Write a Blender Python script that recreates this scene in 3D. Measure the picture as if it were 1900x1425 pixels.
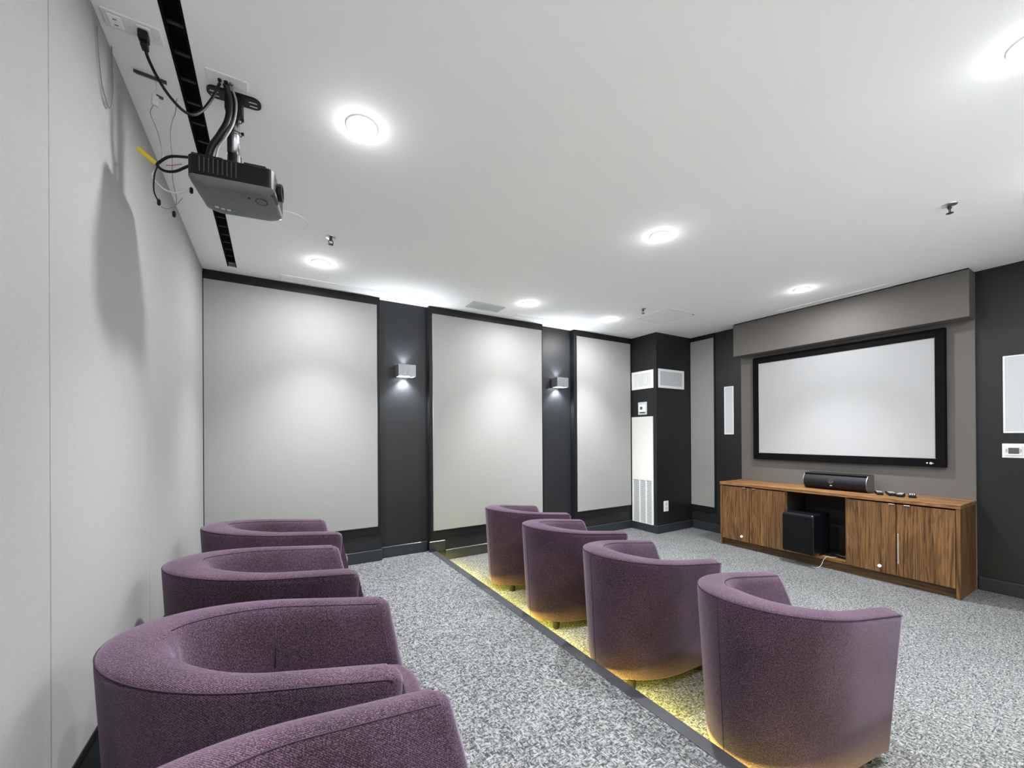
import bpy, bmesh, math, random
from mathutils import Vector, Matrix
random.seed(4)
scene = bpy.context.scene
for o in list(bpy.data.objects):
    bpy.data.objects.remove(o)
COL = scene.collection

# ------------------------------------------------------------------ camera, world, exposure
YAW, PITCH, ROLL = math.radians(30.736), math.radians(0.111), math.radians(-0.366)
fw = Vector((math.sin(YAW) * math.cos(PITCH), math.cos(YAW) * math.cos(PITCH), math.sin(PITCH)))
rt = Vector((math.cos(YAW), -math.sin(YAW), 0))
up = rt.cross(fw)
rt2 = rt * math.cos(ROLL) + up * math.sin(ROLL)
up2 = up * math.cos(ROLL) - rt * math.sin(ROLL)
cam = bpy.data.cameras.new('camera')
cam.sensor_fit = 'HORIZONTAL'
cam.sensor_width = 36.0
cam.lens = 747.523 / 1900 * 36.0
cam.shift_y = (805.749 - 712.5) / 1900
cam.clip_start = 0.02
cam_ob = bpy.data.objects.new('camera', cam)
COL.objects.link(cam_ob)
m = Matrix.Identity(4)
for i in range(3):
    m[i][0], m[i][1], m[i][2] = rt2[i], up2[i], -fw[i]
m.translation = Vector((0, 0, 1.359))
cam_ob.matrix_world = m
scene.camera = cam_ob

world = bpy.data.worlds.new('world')
scene.world = world
world.use_nodes = True
world.node_tree.nodes['Background'].inputs[0].default_value = (0.8, 0.85, 0.9, 1)
world.node_tree.nodes['Background'].inputs[1].default_value = 0.05

vs = scene.view_settings
vs.view_transform = 'Standard'
vs.look = 'None'
vs.exposure = 1.10
vs.gamma = 1.0
vs.use_curve_mapping = False

DOWN_W = 132.0       # watts of every recessed downlight
SPILL_W = 9.0
HALO_FILL_W = 0.25  # added halo light under each downlight
SCONCE_W = 26.0
LED_W = 55.0

# ------------------------------------------------------------------ room dimensions
H = 2.75
XB, XF = -0.49, 5.251        # back wall, front (screen) wall
YL, YR = 4.165, -0.35        # left (panelled) wall build-out, right wall
YREC = 4.222                 # recess plane of the left wall
HS = 0.11                    # platform height
XN0, XN1 = 1.455, 1.521      # nosing strip

# ------------------------------------------------------------------ materials
def new_mat(name):
    mt = bpy.data.materials.new(name)
    mt.use_nodes = True
    nt = mt.node_tree
    return mt, nt, nt.nodes['Principled BSDF']

def N(nt, kind, **kw):
    n = nt.nodes.new(kind)
    for k, v in kw.items():
        setattr(n, k, v)
    return n

def ramp(nt, fac, stops):
    r = N(nt, 'ShaderNodeValToRGB')
    e = r.color_ramp.elements
    e[0].position, e[0].color = stops[0][0], (*stops[0][1], 1)
    e[1].position, e[1].color = stops[-1][0], (*stops[-1][1], 1)
    for p, c in stops[1:-1]:
        x = e.new(p)
        x.color = (*c, 1)
    nt.links.new(fac, r.inputs[0])
    return r.outputs[0]

def coords(nt, scale=(1, 1, 1), rot=(0, 0, 0), rand=0.0):
    tc = N(nt, 'ShaderNodeTexCoord')
    mp = N(nt, 'ShaderNodeMapping')
    mp.inputs['Scale'].default_value = scale
    mp.inputs['Rotation'].default_value = rot
    nt.links.new(tc.outputs['Object'], mp.inputs[0])
    if rand:
        oi = N(nt, 'ShaderNodeObjectInfo')
        vm = N(nt, 'ShaderNodeVectorMath', operation='SCALE')
        vm.inputs[0].default_value = (rand, rand * .7, rand * 1.3)
        nt.links.new(oi.outputs['Random'], vm.inputs['Scale'])
        nt.links.new(vm.outputs[0], mp.inputs['Location'])
    return mp.outputs[0]

def noise(nt, vec, scale, detail=2.0, rough=0.5, dist=0.0):
    n = N(nt, 'ShaderNodeTexNoise')
    n.inputs['Scale'].default_value = scale
    n.inputs['Detail'].default_value = detail
    n.inputs['Roughness'].default_value = rough
    n.inputs['Distortion'].default_value = dist
    nt.links.new(vec, n.inputs['Vector'])
    return n.outputs[0]

def bump(nt, bs, h, strength, dist=0.002):
    b = N(nt, 'ShaderNodeBump')
    b.inputs['Strength'].default_value = strength
    b.inputs['Distance'].default_value = dist
    nt.links.new(h, b.inputs['Height'])
    nt.links.new(b.outputs[0], bs.inputs['Normal'])

def plain(name, col, rough=0.6, metal=0.0, spec=0.5, var=0.06, vscale=18.0, bmp=0.0, bscale=200.0):
    """A flat colour with faint procedural variation and optional fine relief."""
    mt, nt, bs = new_mat(name)
    v = coords(nt)
    f = noise(nt, v, vscale, 3)
    lo = tuple(max(0, c * (1 - var)) for c in col)
    hi = tuple(min(1, c * (1 + var)) for c in col)
    nt.links.new(ramp(nt, f, [(0.3, lo), (0.7, hi)]), bs.inputs['Base Color'])
    bs.inputs['Roughness'].default_value = rough
    bs.inputs['Metallic'].default_value = metal
    bs.inputs['Specular IOR Level'].default_value = spec
    if bmp:
        bump(nt, bs, noise(nt, v, bscale, 2), bmp, 0.001)
    return mt

def emis(name, col, strength):
    mt, nt, bs = new_mat(name)
    bs.inputs['Base Color'].default_value = (0.8, 0.8, 0.8, 1)
    bs.inputs['Emission Color'].default_value = (*col, 1)
    bs.inputs['Emission Strength'].default_value = strength
    return mt

def carpet_mat():
    mt, nt, bs = new_mat('carpet')
    va = coords(nt, (50, 150, 60))
    vb = coords(nt, (150, 50, 60))
    vc = coords(nt, (1, 1, 1))
    a = noise(nt, va, 1.0, 1.5, 0.55, 0.3)
    b = noise(nt, vb, 1.0, 1.5, 0.55, 0.3)
    msk = noise(nt, vc, 44.0, 1.0)
    fine = noise(nt, vc, 260.0, 2.0)
    mm = N(nt, 'ShaderNodeMath', operation='GREATER_THAN')
    mm.inputs[1].default_value = 0.5
    nt.links.new(msk, mm.inputs[0])
    mx = N(nt, 'ShaderNodeMix')
    nt.links.new(mm.outputs[0], mx.inputs['Factor'])
    nt.links.new(a, mx.inputs['A'])
    nt.links.new(b, mx.inputs['B'])
    ad = N(nt, 'ShaderNodeMath', operation='MULTIPLY_ADD')
    ad.inputs[1].default_value = 0.28
    nt.links.new(fine, ad.inputs[0])
    nt.links.new(mx.outputs['Result'], ad.inputs[2])
    big = noise(nt, vc, 3.0, 2.0)
    ad2 = N(nt, 'ShaderNodeMath', operation='MULTIPLY_ADD')
    ad2.inputs[1].default_value = 0.07
    nt.links.new(big, ad2.inputs[0])
    nt.links.new(ad.outputs[0], ad2.inputs[2])
    c = ramp(nt, ad2.outputs[0], [(0.52, (0.036, 0.037, 0.039)), (0.62, (0.080, 0.082, 0.085)),
                                  (0.70, (0.138, 0.141, 0.143)), (0.82, (0.235, 0.239, 0.239))])
    nt.links.new(c, bs.inputs['Base Color'])
    bs.inputs['Roughness'].default_value = 0.95
    bs.inputs['Specular IOR Level'].default_value = 0.1
    bump(nt, bs, ad2.outputs[0], 0.6, 0.006)
    return mt

def fabric_mat(name, dark, mid, light, sheen=0.4):
    mt, nt, bs = new_mat(name)
    v = coords(nt, rand=7.0)
    a = noise(nt, v, 330.0, 2.0, 0.7)
    b = noise(nt, v, 4.0, 2.0)
    w1 = N(nt, 'ShaderNodeTexWave', wave_type='BANDS', bands_direction='DIAGONAL')
    w1.inputs['Scale'].default_value = 110.0
    w1.inputs['Distortion'].default_value = 3.0
    w1.inputs['Detail Scale'].default_value = 3.0
    nt.links.new(v, w1.inputs['Vector'])
    ad = N(nt, 'ShaderNodeMath', operation='MULTIPLY_ADD')
    ad.inputs[1].default_value = 0.16
    nt.links.new(w1.outputs['Fac'], ad.inputs[0])
    nt.links.new(a, ad.inputs[2])
    ad2 = N(nt, 'ShaderNodeMath', operation='MULTIPLY_ADD')
    ad2.inputs[1].default_value = 0.22
    nt.links.new(b, ad2.inputs[0])
    nt.links.new(ad.outputs[0], ad2.inputs[2])
    c = ramp(nt, ad2.outputs[0], [(0.50, dark), (0.68, mid), (0.86, light)])
    nt.links.new(c, bs.inputs['Base Color'])
    bs.inputs['Roughness'].default_value = 0.85
    bs.inputs['Specular IOR Level'].default_value = 0.2
    bs.inputs['Sheen Weight'].default_value = sheen
    bs.inputs['Sheen Roughness'].default_value = 0.45
    bs.inputs['Sheen Tint'].default_value = (0.95, 0.75, 1.0, 1)
    bump(nt, bs, ad.outputs[0], 0.45, 0.003)
    return mt

def wood_mat(name, axis='z', gain=1.0):
    mt, nt, bs = new_mat(name)
    sc = {'z': (9, 9, 0.9), 'y': (9, 0.9, 9)}[axis]
    v = coords(nt, sc, rand=11.0)
    sc2 = {'z': (95, 95, 2.0), 'y': (95, 2.0, 95)}[axis]
    v2 = coords(nt, sc2, rand=5.0)
    a = noise(nt, v, 1.3, 3.0, 0.55, 1.6)
    w = N(nt, 'ShaderNodeMath', operation='MULTIPLY')
    w.inputs[1].default_value = 26.0
    nt.links.new(a, w.inputs[0])
    s = N(nt, 'ShaderNodeMath', operation='SINE')
    nt.links.new(w.outputs[0], s.inputs[0])
    b = noise(nt, v2, 1.0, 3.0, 0.6)
    ad = N(nt, 'ShaderNodeMath', operation='MULTIPLY_ADD')
    ad.inputs[1].default_value = 0.10
    nt.links.new(s.outputs[0], ad.inputs[0])
    nt.links.new(b, ad.inputs[2])
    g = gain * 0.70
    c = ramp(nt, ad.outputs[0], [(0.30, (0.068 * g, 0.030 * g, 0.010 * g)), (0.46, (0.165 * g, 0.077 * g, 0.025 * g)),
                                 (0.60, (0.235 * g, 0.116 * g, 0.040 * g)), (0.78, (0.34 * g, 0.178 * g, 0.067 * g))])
    nt.links.new(c, bs.inputs['Base Color'])
    bs.inputs['Roughness'].default_value = 0.42
    bump(nt, bs, ad.outputs[0], 0.08, 0.001)
    return mt

M = {}
M['ceiling'] = plain('ceiling_paint', (0.945, 0.955, 0.97), 0.85, var=0.008, vscale=3, spec=0.2)
M['rightwall'] = plain('pale_bounce_wall', (0.87, 0.88, 0.89), 0.8, var=0.02, vscale=3)  # colour of the unseen wall, chosen pale to bounce light up to the ceiling
M['slate'] = plain('slate_paint', (0.0102, 0.0116, 0.0136), 0.45, var=0.05, vscale=4, spec=0.45)
M['blackwood'] = plain('black_trim', (0.006, 0.006, 0.0065), 0.5, var=0.1, spec=0.3)
M['baseboard'] = plain('baseboard_paint', (0.024, 0.027, 0.032), 0.30, var=0.05, spec=0.5)
M['cream'] = plain('cream_acoustic_fabric', (0.310, 0.312, 0.302), 0.9, var=0.03, vscale=160, spec=0.15, bmp=0.25, bscale=420)
M['taupe'] = plain('taupe_paint', (0.132, 0.122, 0.114), 0.55, var=0.03, vscale=3, spec=0.35)
M['white'] = plain('white_enamel', (0.82, 0.82, 0.83), 0.4, var=0.02)
M['offwhite'] = plain('off_white_enamel', (0.72, 0.72, 0.69), 0.45, var=0.02)
M['ceilwhite'] = plain('ceiling_white_enamel', (0.945, 0.955, 0.97), 0.5, var=0.01)
M['grillegrey'] = plain('pale_grey_mesh', (0.58, 0.60, 0.62), 0.6, var=0.04, vscale=300)
M['ventgrey'] = plain('vent_blade_grey', (0.45, 0.46, 0.48), 0.5)
M['screen'] = plain('screen_fabric', (0.40, 0.405, 0.415), 0.9, var=0.008, vscale=2, spec=0.1)
M['velvet'] = plain('black_velvet', (0.0035, 0.0035, 0.004), 0.8, spec=0.12)
M['blackplastic'] = plain('black_plastic', (0.006, 0.006, 0.0065), 0.42, var=0.15, spec=0.3)
M['blackgloss'] = plain('black_gloss', (0.006, 0.007, 0.010), 0.25, var=0.1, spec=0.55)
M['subgrille'] = plain('speaker_cloth', (0.004, 0.0045, 0.0055), 0.8, spec=0.15, var=0.2, vscale=300)
M['spkmesh'] = plain('speaker_mesh', (0.0085, 0.0098, 0.013), 0.62, var=0.25, vscale=350, spec=0.25)
M['greyplastic'] = plain('grey_plastic', (0.13, 0.13, 0.14), 0.42, var=0.05, spec=0.5)
M['midgrey'] = plain('mid_grey_plastic', (0.05, 0.05, 0.055), 0.4)
M['glassblue'] = plain('blue_tinted_lens', (0.10, 0.22, 0.35), 0.08, spec=0.8)
M['chrome'] = plain('brushed_metal', (0.72, 0.73, 0.75), 0.28, metal=1.0, var=0.05, vscale=120)
M['nickel'] = plain('satin_nickel', (0.27, 0.28, 0.30), 0.42, metal=0.85, var=0.12, vscale=60)
M['steel'] = plain('steel_pipe', (0.55, 0.56, 0.58), 0.25, metal=1.0)
M['darkmetal'] = plain('dark_metal', (0.05, 0.05, 0.055), 0.45, metal=0.4)
M['nosing'] = plain('charcoal_nosing', (0.038, 0.040, 0.047), 0.5, var=0.08)
M['seam'] = plain('seam_thread', (0.020, 0.010, 0.018), 0.9)
M['yellow'] = plain('yellow_tape', (0.80, 0.62, 0.02), 0.55)
M['redwire'] = plain('red_wire', (0.50, 0.05, 0.03), 0.5)
M['whitewire'] = plain('white_wire', (0.70, 0.71, 0.72), 0.5)
M['greywire'] = plain('grey_wire', (0.22, 0.22, 0.23), 0.5)
M['lcd'] = plain('dark_display', (0.10, 0.105, 0.11), 0.2)
M['slotbar'] = plain('slot_bar', (0.018, 0.018, 0.019), 0.5)
M['carpet'] = carpet_mat()
M['purple'] = fabric_mat('mauve_upholstery', (0.0040, 0.0020, 0.0031), (0.0265, 0.0130, 0.0212), (0.112, 0.063, 0.098), 0.28)
M['wood'] = wood_mat('walnut_vertical', 'z')
M['woodtop'] = wood_mat('walnut_lengthwise', 'y', 1.6)  # lengthwise grain; highlights of the cabinet top put into a brighter tone
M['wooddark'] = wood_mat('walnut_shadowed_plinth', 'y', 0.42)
M['interior'] = plain('cabinet_interior', (0.020, 0.014, 0.011), 0.7)
M['lamp'] = emis('downlight_lens', (1.0, 0.99, 0.96), 30.0)
M['sconce_glow'] = emis('sconce_lens', (0.92, 0.96, 1.0), 14.0)
M['led'] = emis('yellow_led_strip', (1.0, 0.86, 0.12), 4.0)

# ------------------------------------------------------------------ helpers
def link(ob, parent=None):
    COL.objects.link(ob)
    if parent is not None:
        ob.parent = parent
    return ob

def empty(name, loc=(0, 0, 0), rz=0.0, label=None, cat=None, group=None, rot=None):
    o = bpy.data.objects.new(name, None)
    o.empty_display_size = 0.05
    o.location = loc
    o.rotation_euler = rot if rot else (0, 0, rz)
    link(o)
    tag(o, label, cat, group)
    return o

def tag(o, label=None, cat=None, group=None, kind=None):
    if label: o['label'] = label
    if cat: o['category'] = cat
    if group: o['group'] = group
    if kind: o['kind'] = kind
    return o

def obj(name, bm, mat, parent=None, smooth=False, loc=None):
    me = bpy.data.meshes.new(name)
    bmesh.ops.recalc_face_normals(bm, faces=bm.faces[:])
    bm.to_mesh(me)
    bm.free()
    me.materials.append(M[mat] if isinstance(mat, str) else mat)
    if smooth:
        for p in me.polygons:
            p.use_smooth = True
    o = bpy.data.objects.new(name, me)
    if loc is not None:
        o.location = loc
    return link(o, parent)

def add_box(bm, lo, hi, bev=0.0, seg=2):
    lo = [min(a, b) for a, b in zip(lo, hi)] if any(a > b for a, b in zip(lo, hi)) else lo
    c = [(a + b) / 2 for a, b in zip(lo, hi)]
    s = [abs(b - a) for a, b in zip(lo, hi)]
    r = bmesh.ops.create_cube(bm, size=1.0)
    vs_ = r['verts']
    for v in vs_:
        v.co = Vector((c[0] + v.co.x * s[0], c[1] + v.co.y * s[1], c[2] + v.co.z * s[2]))
    if bev > 0:
        es = list({e for v in vs_ for e in v.link_edges})
        bmesh.ops.bevel(bm, geom=es, offset=bev, segments=seg, profile=0.5, affect='EDGES')
    return bm

def box(name, lo, hi, mat, parent=None, bev=0.0, seg=2):
    lo2 = tuple(min(a, b) for a, b in zip(lo, hi))
    hi2 = tuple(max(a, b) for a, b in zip(lo, hi))
    bm = bmesh.new()
    add_box(bm, lo2, hi2, bev, seg)
    return obj(name, bm, mat, parent)

def add_lathe(bm, prof, seg=32, c=(0, 0, 0), axis='z', close=False):
    """Revolve (r, h) profile points about an axis through c."""
    rings = []
    for r, h in prof:
        ring = []
        for i in range(seg):
            a = 2 * math.pi * i / seg
            x, y = r * math.cos(a), r * math.sin(a)
            p = {'z': (x, y, h), 'x': (h, x, y), 'y': (x, h, y)}[axis]
            ring.append(bm.verts.new((c[0] + p[0], c[1] + p[1], c[2] + p[2])))
        rings.append(ring)
    for a, b in zip(rings, rings[1:]):
        for i in range(seg):
            j = (i + 1) % seg
            bm.faces.new((a[i], a[j], b[j], b[i]))
    if prof[0][0] > 1e-6: bm.faces.new(list(reversed(rings[0])))
    if prof[-1][0] > 1e-6: bm.faces.new(rings[-1])
    return bm

def lathe(name, prof, mat, parent=None, seg=32, c=(0, 0, 0), axis='z', smooth=False):
    bm = bmesh.new()
    add_lathe(bm, prof, seg, c, axis)
    o = obj(name, bm, mat, parent)
    if smooth:
        for p in o.data.polygons: p.use_smooth = len(p.vertices) == 4
    return o

def spline(pts, n=8):
    """Catmull-Rom through the points."""
    P = [Vector(p) for p in pts]
    P = [P[0] * 2 - P[1]] + P + [P[-1] * 2 - P[-2]]
    out = []
    for i in range(1, len(P) - 2):
        for k in range(n):
            t = k / n
            a, b, c, d = P[i - 1], P[i], P[i + 1], P[i + 2]
            out.append(0.5 * ((2 * b) + (c - a) * t + (2 * a - 5 * b + 4 * c - d) * t * t + (3 * b - a - 3 * c + d) * t ** 3))
    out.append(P[-2])
    return out

def add_tube(bm, pts, r, seg=8):
    pts = [Vector(p) for p in pts]
    rings = []
    prev = None
    for i, p in enumerate(pts):
        t = (pts[min(i + 1, len(pts) - 1)] - pts[max(i - 1, 0)]).normalized()
        if prev is None:
            ref = Vector((0, 0, 1)) if abs(t.z) < 0.9 else Vector((1, 0, 0))
            nrm = t.cross(ref).normalized()
        else:
            nrm = (prev - t * prev.dot(t)).normalized()
        prev = nrm
        bn = t.cross(nrm)
        rings.append([bm.verts.new(p + nrm * r * math.cos(2 * math.pi * k / seg) + bn * r * math.sin(2 * math.pi * k / seg)) for k in range(seg)])
    for a, b in zip(rings, rings[1:]):
        for k in range(seg):
            j = (k + 1) % seg
            bm.faces.new((a[k], a[j], b[j], b[k]))
    bm.faces.new(list(reversed(rings[0])))
    bm.faces.new(rings[-1])
    return bm

def tube(name, pts, r, mat, parent=None, seg=8, smooth=True, n=8):
    bm = bmesh.new()
    add_tube(bm, spline(pts, n) if n else pts, r, seg)
    return obj(name, bm, mat, parent, smooth)

def struct(o):
    o['kind'] = 'structure'
    return o

def rect_frame(bm, a0, a1, b0, b1, t, plane, d0, d1, bev=0.0):
    """Four boards round a rectangle. plane 'x': a=y,b=z,d=x; plane 'y': a=x,b=z,d=y; plane 'z': a=x,b=y,d=z."""
    def bx(p0, p1, q0, q1):
        if plane == 'x': lo, hi = (d0, p0, q0), (d1, p1, q1)
        elif plane == 'y': lo, hi = (p0, d0, q0), (p1, d1, q1)
        else: lo, hi = (p0, q0, d0), (p1, q1, d1)
        lo2 = tuple(min(u, v) for u, v in zip(lo, hi)); hi2 = tuple(max(u, v) for u, v in zip(lo, hi))
        add_box(bm, lo2, hi2, bev)
    bx(a0, a1, b0, b0 + t); bx(a0, a1, b1 - t, b1)
    bx(a0, a0 + t, b0 + t, b1 - t); bx(a1 - t, a1, b0 + t, b1 - t)
    return bm

# ------------------------------------------------------------------ the setting
# floor, platform
struct(box('floor', (1.40, YR - 0.1, -0.1), (XF + 0.1, 4.40, 0.0), 'carpet'))
plat = struct(box('floor_platform', (XB - 0.1, YR - 0.1, -0.1), (XN0, 4.40, HS), 'carpet'))
struct(box('trim_1', (XN0, YR, -0.02), (XN0 + 0.012, YL, HS - 0.012), 'blackwood'))
nose = empty('stair_nosing', (XN0, 0, HS), 0, 'charcoal nosing strip along the edge of the carpeted platform step', 'nosing')
ny = [YR, 0.55, 1.52, 2.50, 3.48, YL - 0.016]
for a, b in zip(ny, ny[1:]):
    box('nosing_strip', (0.0, a + 0.001, -0.014), (XN1 - XN0, b - 0.001, 0.004), 'nosing', nose, 0.003)
led = empty('led_strip', (XN0 + 0.02, 0, HS - 0.025), 0, 'yellow glowing light strip tucked under the step nosing', 'light strip')
box('channel', (-0.007, YR + 0.05, 0.003), (0.012, YL - 0.06, 0.0105), 'darkmetal', led)
box('diffuser', (-0.005, YR + 0.06, 0.0), (0.010, YL - 0.07, 0.003), 'led', led)
L = bpy.data.lights.new('led_strip_light', 'AREA')
L.shape = 'RECTANGLE'; L.size = 0.02; L.size_y = 4.3; L.energy = LED_W; L.color = (1.0, 0.86, 0.13)
lo_ = bpy.data.objects.new('led_strip_light', L)
lo_.location = (0.018, (YR + YL) / 2, -0.004); lo_.rotation_euler = (0, math.radians(-14), 0)
link(lo_, led)

# ceiling with a long slot cut out
SX0, SX1, SY0, SY1 = -0.305, -0.250, 0.30, 4.00
bm = bmesh.new()
for lo, hi in (((XB - .1, YR - .1), (SX0, 4.4)), ((SX1, YR - .1), (XF + .1, 4.4)), ((SX0, YR - .1), (SX1, SY0)), ((SX0, SY1), (SX1, 4.4))):
    add_box(bm, (lo[0], lo[1], H), (hi[0], hi[1], H + 0.06))
struct(obj('ceiling', bm, 'ceiling'))

# left wall: slate recesses with three built-out bays
BAYS = [(XB, 0.932, HS), (1.447, 2.925, 0.0), (3.428, 4.505, 0.0)]
bm = bmesh.new()
add_box(bm, (XB - 0.1, YREC, -0.05), (XF + 0.1, YREC + 0.18, H))
for a, b, z in BAYS:
    add_box(bm, (a, YL, z), (b, YREC + 0.01, H))
wl = struct(obj('wall_left', bm, 'slate'))
PAN = [(XB, 0.905, 0.450), (1.478, 2.910, 0.331), (3.474, 4.477, 0.331)]
for (a, b, zb), (p0, p1, z0) in zip(BAYS, PAN):
    yb, yf = YL, YL - 0.012
    box('trim_board', (a, yf, 2.673), (b, yb, H), 'blackwood', wl, 0.002)
    box('trim_board', (a, yf, z0 - 0.078), (b, yb, z0), 'blackwood', wl, 0.002)
    if p0 > a + 0.005: box('trim_board', (a, yf, z0), (p0, yb, 2.673), 'blackwood', wl, 0.002)
    box('trim_board', (p1, yf, z0), (b, yb, 2.673), 'blackwood', wl, 0.002)
    box('fabric_panel', (p0 + 0.002, YL - 0.020, z0 + 0.002), (p1 - 0.002, YL, 2.671), 'cream', wl, 0.006, 3)

def baseboard(name, segs):
    """segs: (lo, hi) boxes with a small lip, one joined run each."""
    root = struct(empty(name))
    for lo, hi in segs:
        box('baseboard_run', lo, hi, 'baseboard', root, 0.005, 1)
    return root
BH = 0.112
baseboard('baseboard_left', [
    ((XB, YL - 0.015, HS), (0.932 + .012, YL, HS + BH)),
    ((0.932 + .012, YREC - 0.015, HS), (1.447 - .012, YREC, HS + BH)),
    ((1.447 - .012, YL - 0.016, HS), (1.618, YL, HS + BH)),
    ((1.618, YL - 0.013, 0), (2.925, YL, BH)),
    ((2.925, YREC - 0.015, 0), (3.428, YREC, BH)),
    ((3.428, YL - 0.015, 0), (4.501, YL, BH))])

# front wall
wf = struct(box('wall_front', (XF, YR - 0.1, -0.05), (XF + 0.15, YREC + 0.1, H), 'slate'))
bm = bmesh.new()
box('trim_board', (XF - 0.012, 3.335, 2.690), (XF, 3.711, H), 'blackwood', wf, 0.002)
box('trim_board', (XF - 0.012, 3.335, 0.260), (XF, 3.711, 0.338), 'blackwood', wf, 0.002)
box('trim_board', (XF - 0.012, 3.335, 0.338), (XF, 3.353, 2.690), 'blackwood', wf, 0.002)
box('fabric_panel', (XF - 0.020, 3.355, 0.340), (XF, 3.709, 2.688), 'cream', wf, 0.006, 3)
baseboard('baseboard_front', [((XF - 0.015, 2.985, 0), (XF, 3.696, BH)), ((XF - 0.015, YR, 0), (XF, 0.940, BH))])

# corner column
box_col = struct(box('wall_column', (4.501, 3.711, -0.02), (XF + 0.02, YREC + 0.02, H), 'slate'))
baseboard('baseboard_column', [((4.486, 3.711, 0), (4.501, YL - 0.015, BH)), ((4.486, 3.696, 0), (XF - 0.015, 3.711, BH))])

# back wall with fabric panels
wb = struct(box('wall_back', (XB - 0.15, YR - 0.1, -0.05), (XB - 0.012, 4.40, H), 'slate'))
ed = [YR, 0.532, 1.494, 2.456, 3.418, YL - 0.021]
for a, b in zip(ed, ed[1:]):
    box('fabric_panel', (XB - 0.012, a + 0.0015, 0.428), (XB, b - 0.0015, H), 'cream', wb, 0.0025, 2)
box('trim_board', (XB - 0.012, YR, 0.405), (XB + 0.002, YL - 0.02, 0.428), 'blackwood', wb, 0.002)
baseboard('baseboard_back', [((XB - 0.012, YR, HS), (XB + 0.004, YL - 0.016, HS + BH))])
# right wall (behind the camera's edge of view)
struct(box('wall_right', (XB - 0.1, YR - 0.15, -0.05), (XF + 0.1, YR, H), 'rightwall'))

# taupe screen bay: back board and bulkhead
SB0, SB1 = 0.945, 2.972
bay = struct(empty('wall_screen_bay', (XF, (SB0 + SB1) / 2, 0)))
hw = (SB1 - SB0) / 2
box('back_board', (-0.022, -hw, 0.0), (0.0, hw, 2.345), 'taupe', bay, 0.002)
box('bulkhead', (-0.190, -hw, 2.338), (0.0, hw, H - 0.012), 'taupe', bay, 0.003)
box('shadow_gap', (-0.183, -hw + 0.006, H - 0.012), (0.0, hw - 0.006, H), 'blackwood', bay)

# ------------------------------------------------------------------ downlights
def downlight(x, y, label):
    t = empty('downlight', (x, y, H), 0, label, 'ceiling light', 'recessed ceiling downlights')
    lathe('trim_ring', [(0.046, 0.0), (0.046, -0.004), (0.050, -0.007), (0.066, -0.005), (0.068, 0.0)], 'ceilwhite', t, 32)
    lathe('lens', [(0.0, -0.026), (0.020, -0.024), (0.036, -0.017), (0.044, -0.008), (0.046, -0.001), (0.0, -0.001)], 'lamp', t, 32)
    s = bpy.data.lights.new('downlight_beam', 'SPOT')
    s.energy = DOWN_W; s.spot_size = math.radians(86); s.spot_blend = 1.0; s.shadow_soft_size = 0.03
    s.color = (0.975, 0.99, 1.0)
    o = bpy.data.objects.new('downlight_beam', s); o.location = (0, 0, -0.034); link(o, t)
    a = bpy.data.lights.new('downlight_spill', 'AREA')
    a.shape = 'DISK'; a.size = 0.08; a.energy = SPILL_W; a.color = (0.975, 0.99, 1.0)
    o = bpy.data.objects.new('downlight_spill', a); o.location = (0, 0, -0.034); link(o, t)
    a = bpy.data.lights.new('downlight_halo_fill', 'POINT')  # added point light below the lens, spreads a halo over the ceiling
    a.energy = HALO_FILL_W; a.shadow_soft_size = 0.03; a.color = (0.975, 0.99, 1.0)
    o = bpy.data.objects.new('downlight_halo_fill', a); o.location = (0, 0, -0.062); link(o, t)

downlight(0.352, 1.893, 'bright recessed ceiling downlight closest to the hanging projector')
downlight(0.340, 3.550, 'recessed ceiling downlight above the first cream panel, near the back corner')
downlight(2.340, 1.890, 'recessed ceiling downlight in the middle of the ceiling, over the front row')
downlight(2.331, 3.570, 'recessed ceiling downlight above the middle cream wall panel')
downlight(3.517, 3.584, 'recessed ceiling downlight above the narrow cream panel beside the column')
downlight(4.405, 1.912, 'recessed ceiling downlight in front of the taupe bulkhead over the screen')
downlight(2.345, 0.275, 'recessed ceiling downlight at the far right edge of the ceiling')
downlight(0.352, 0.275, 'recessed ceiling downlight over the back row on the right side')
downlight(3.560, 0.275, 'recessed ceiling downlight beside the right wall near the screen')

# ------------------------------------------------------------------ tub chairs
CW, CD, CR, CZB, CZA, CTP = 0.287, 0.742, 0.422, 0.711, 0.620, 0.037
TH = 0.088
def thick(i, n=57):
    """Rim thickness: slim at the arms, padded at the back."""
    t = min(1.0, max(0.0, (i - 8) / 40))
    return TH + 0.062 * math.sin(math.pi * t) ** 1.5
def plan(ins, n_arm=8, n_arc=40):
    """Outer outline for an inset: list of (u, v, nu, nv); u forward, v lateral, n outward."""
    w, d, r = CW - ins, CD - 2 * ins, CR - 0.5 * ins
    pts = []
    for k in range(n_arm):
        u = d + (r - d) * k / n_arm
        pts.append((u + ins, w, 0.0, 1.0))
    for k in range(n_arc + 1):
        t = math.pi * k / n_arc
        nu, nv = -math.sin(t) / r, math.cos(t) / w
        l = math.hypot(nu, nv)
        pts.append((r - r * math.sin(t) + ins, w * math.cos(t), nu / l, nv / l))
    for k in range(1, n_arm + 1):
        u = r + (d - r) * k / n_arm
        pts.append((u + ins, -w, 0.0, -1.0))
    return pts
def ztop(u):
    return CZA + (CZB - CZA) * (1 - u / CD)

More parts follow.
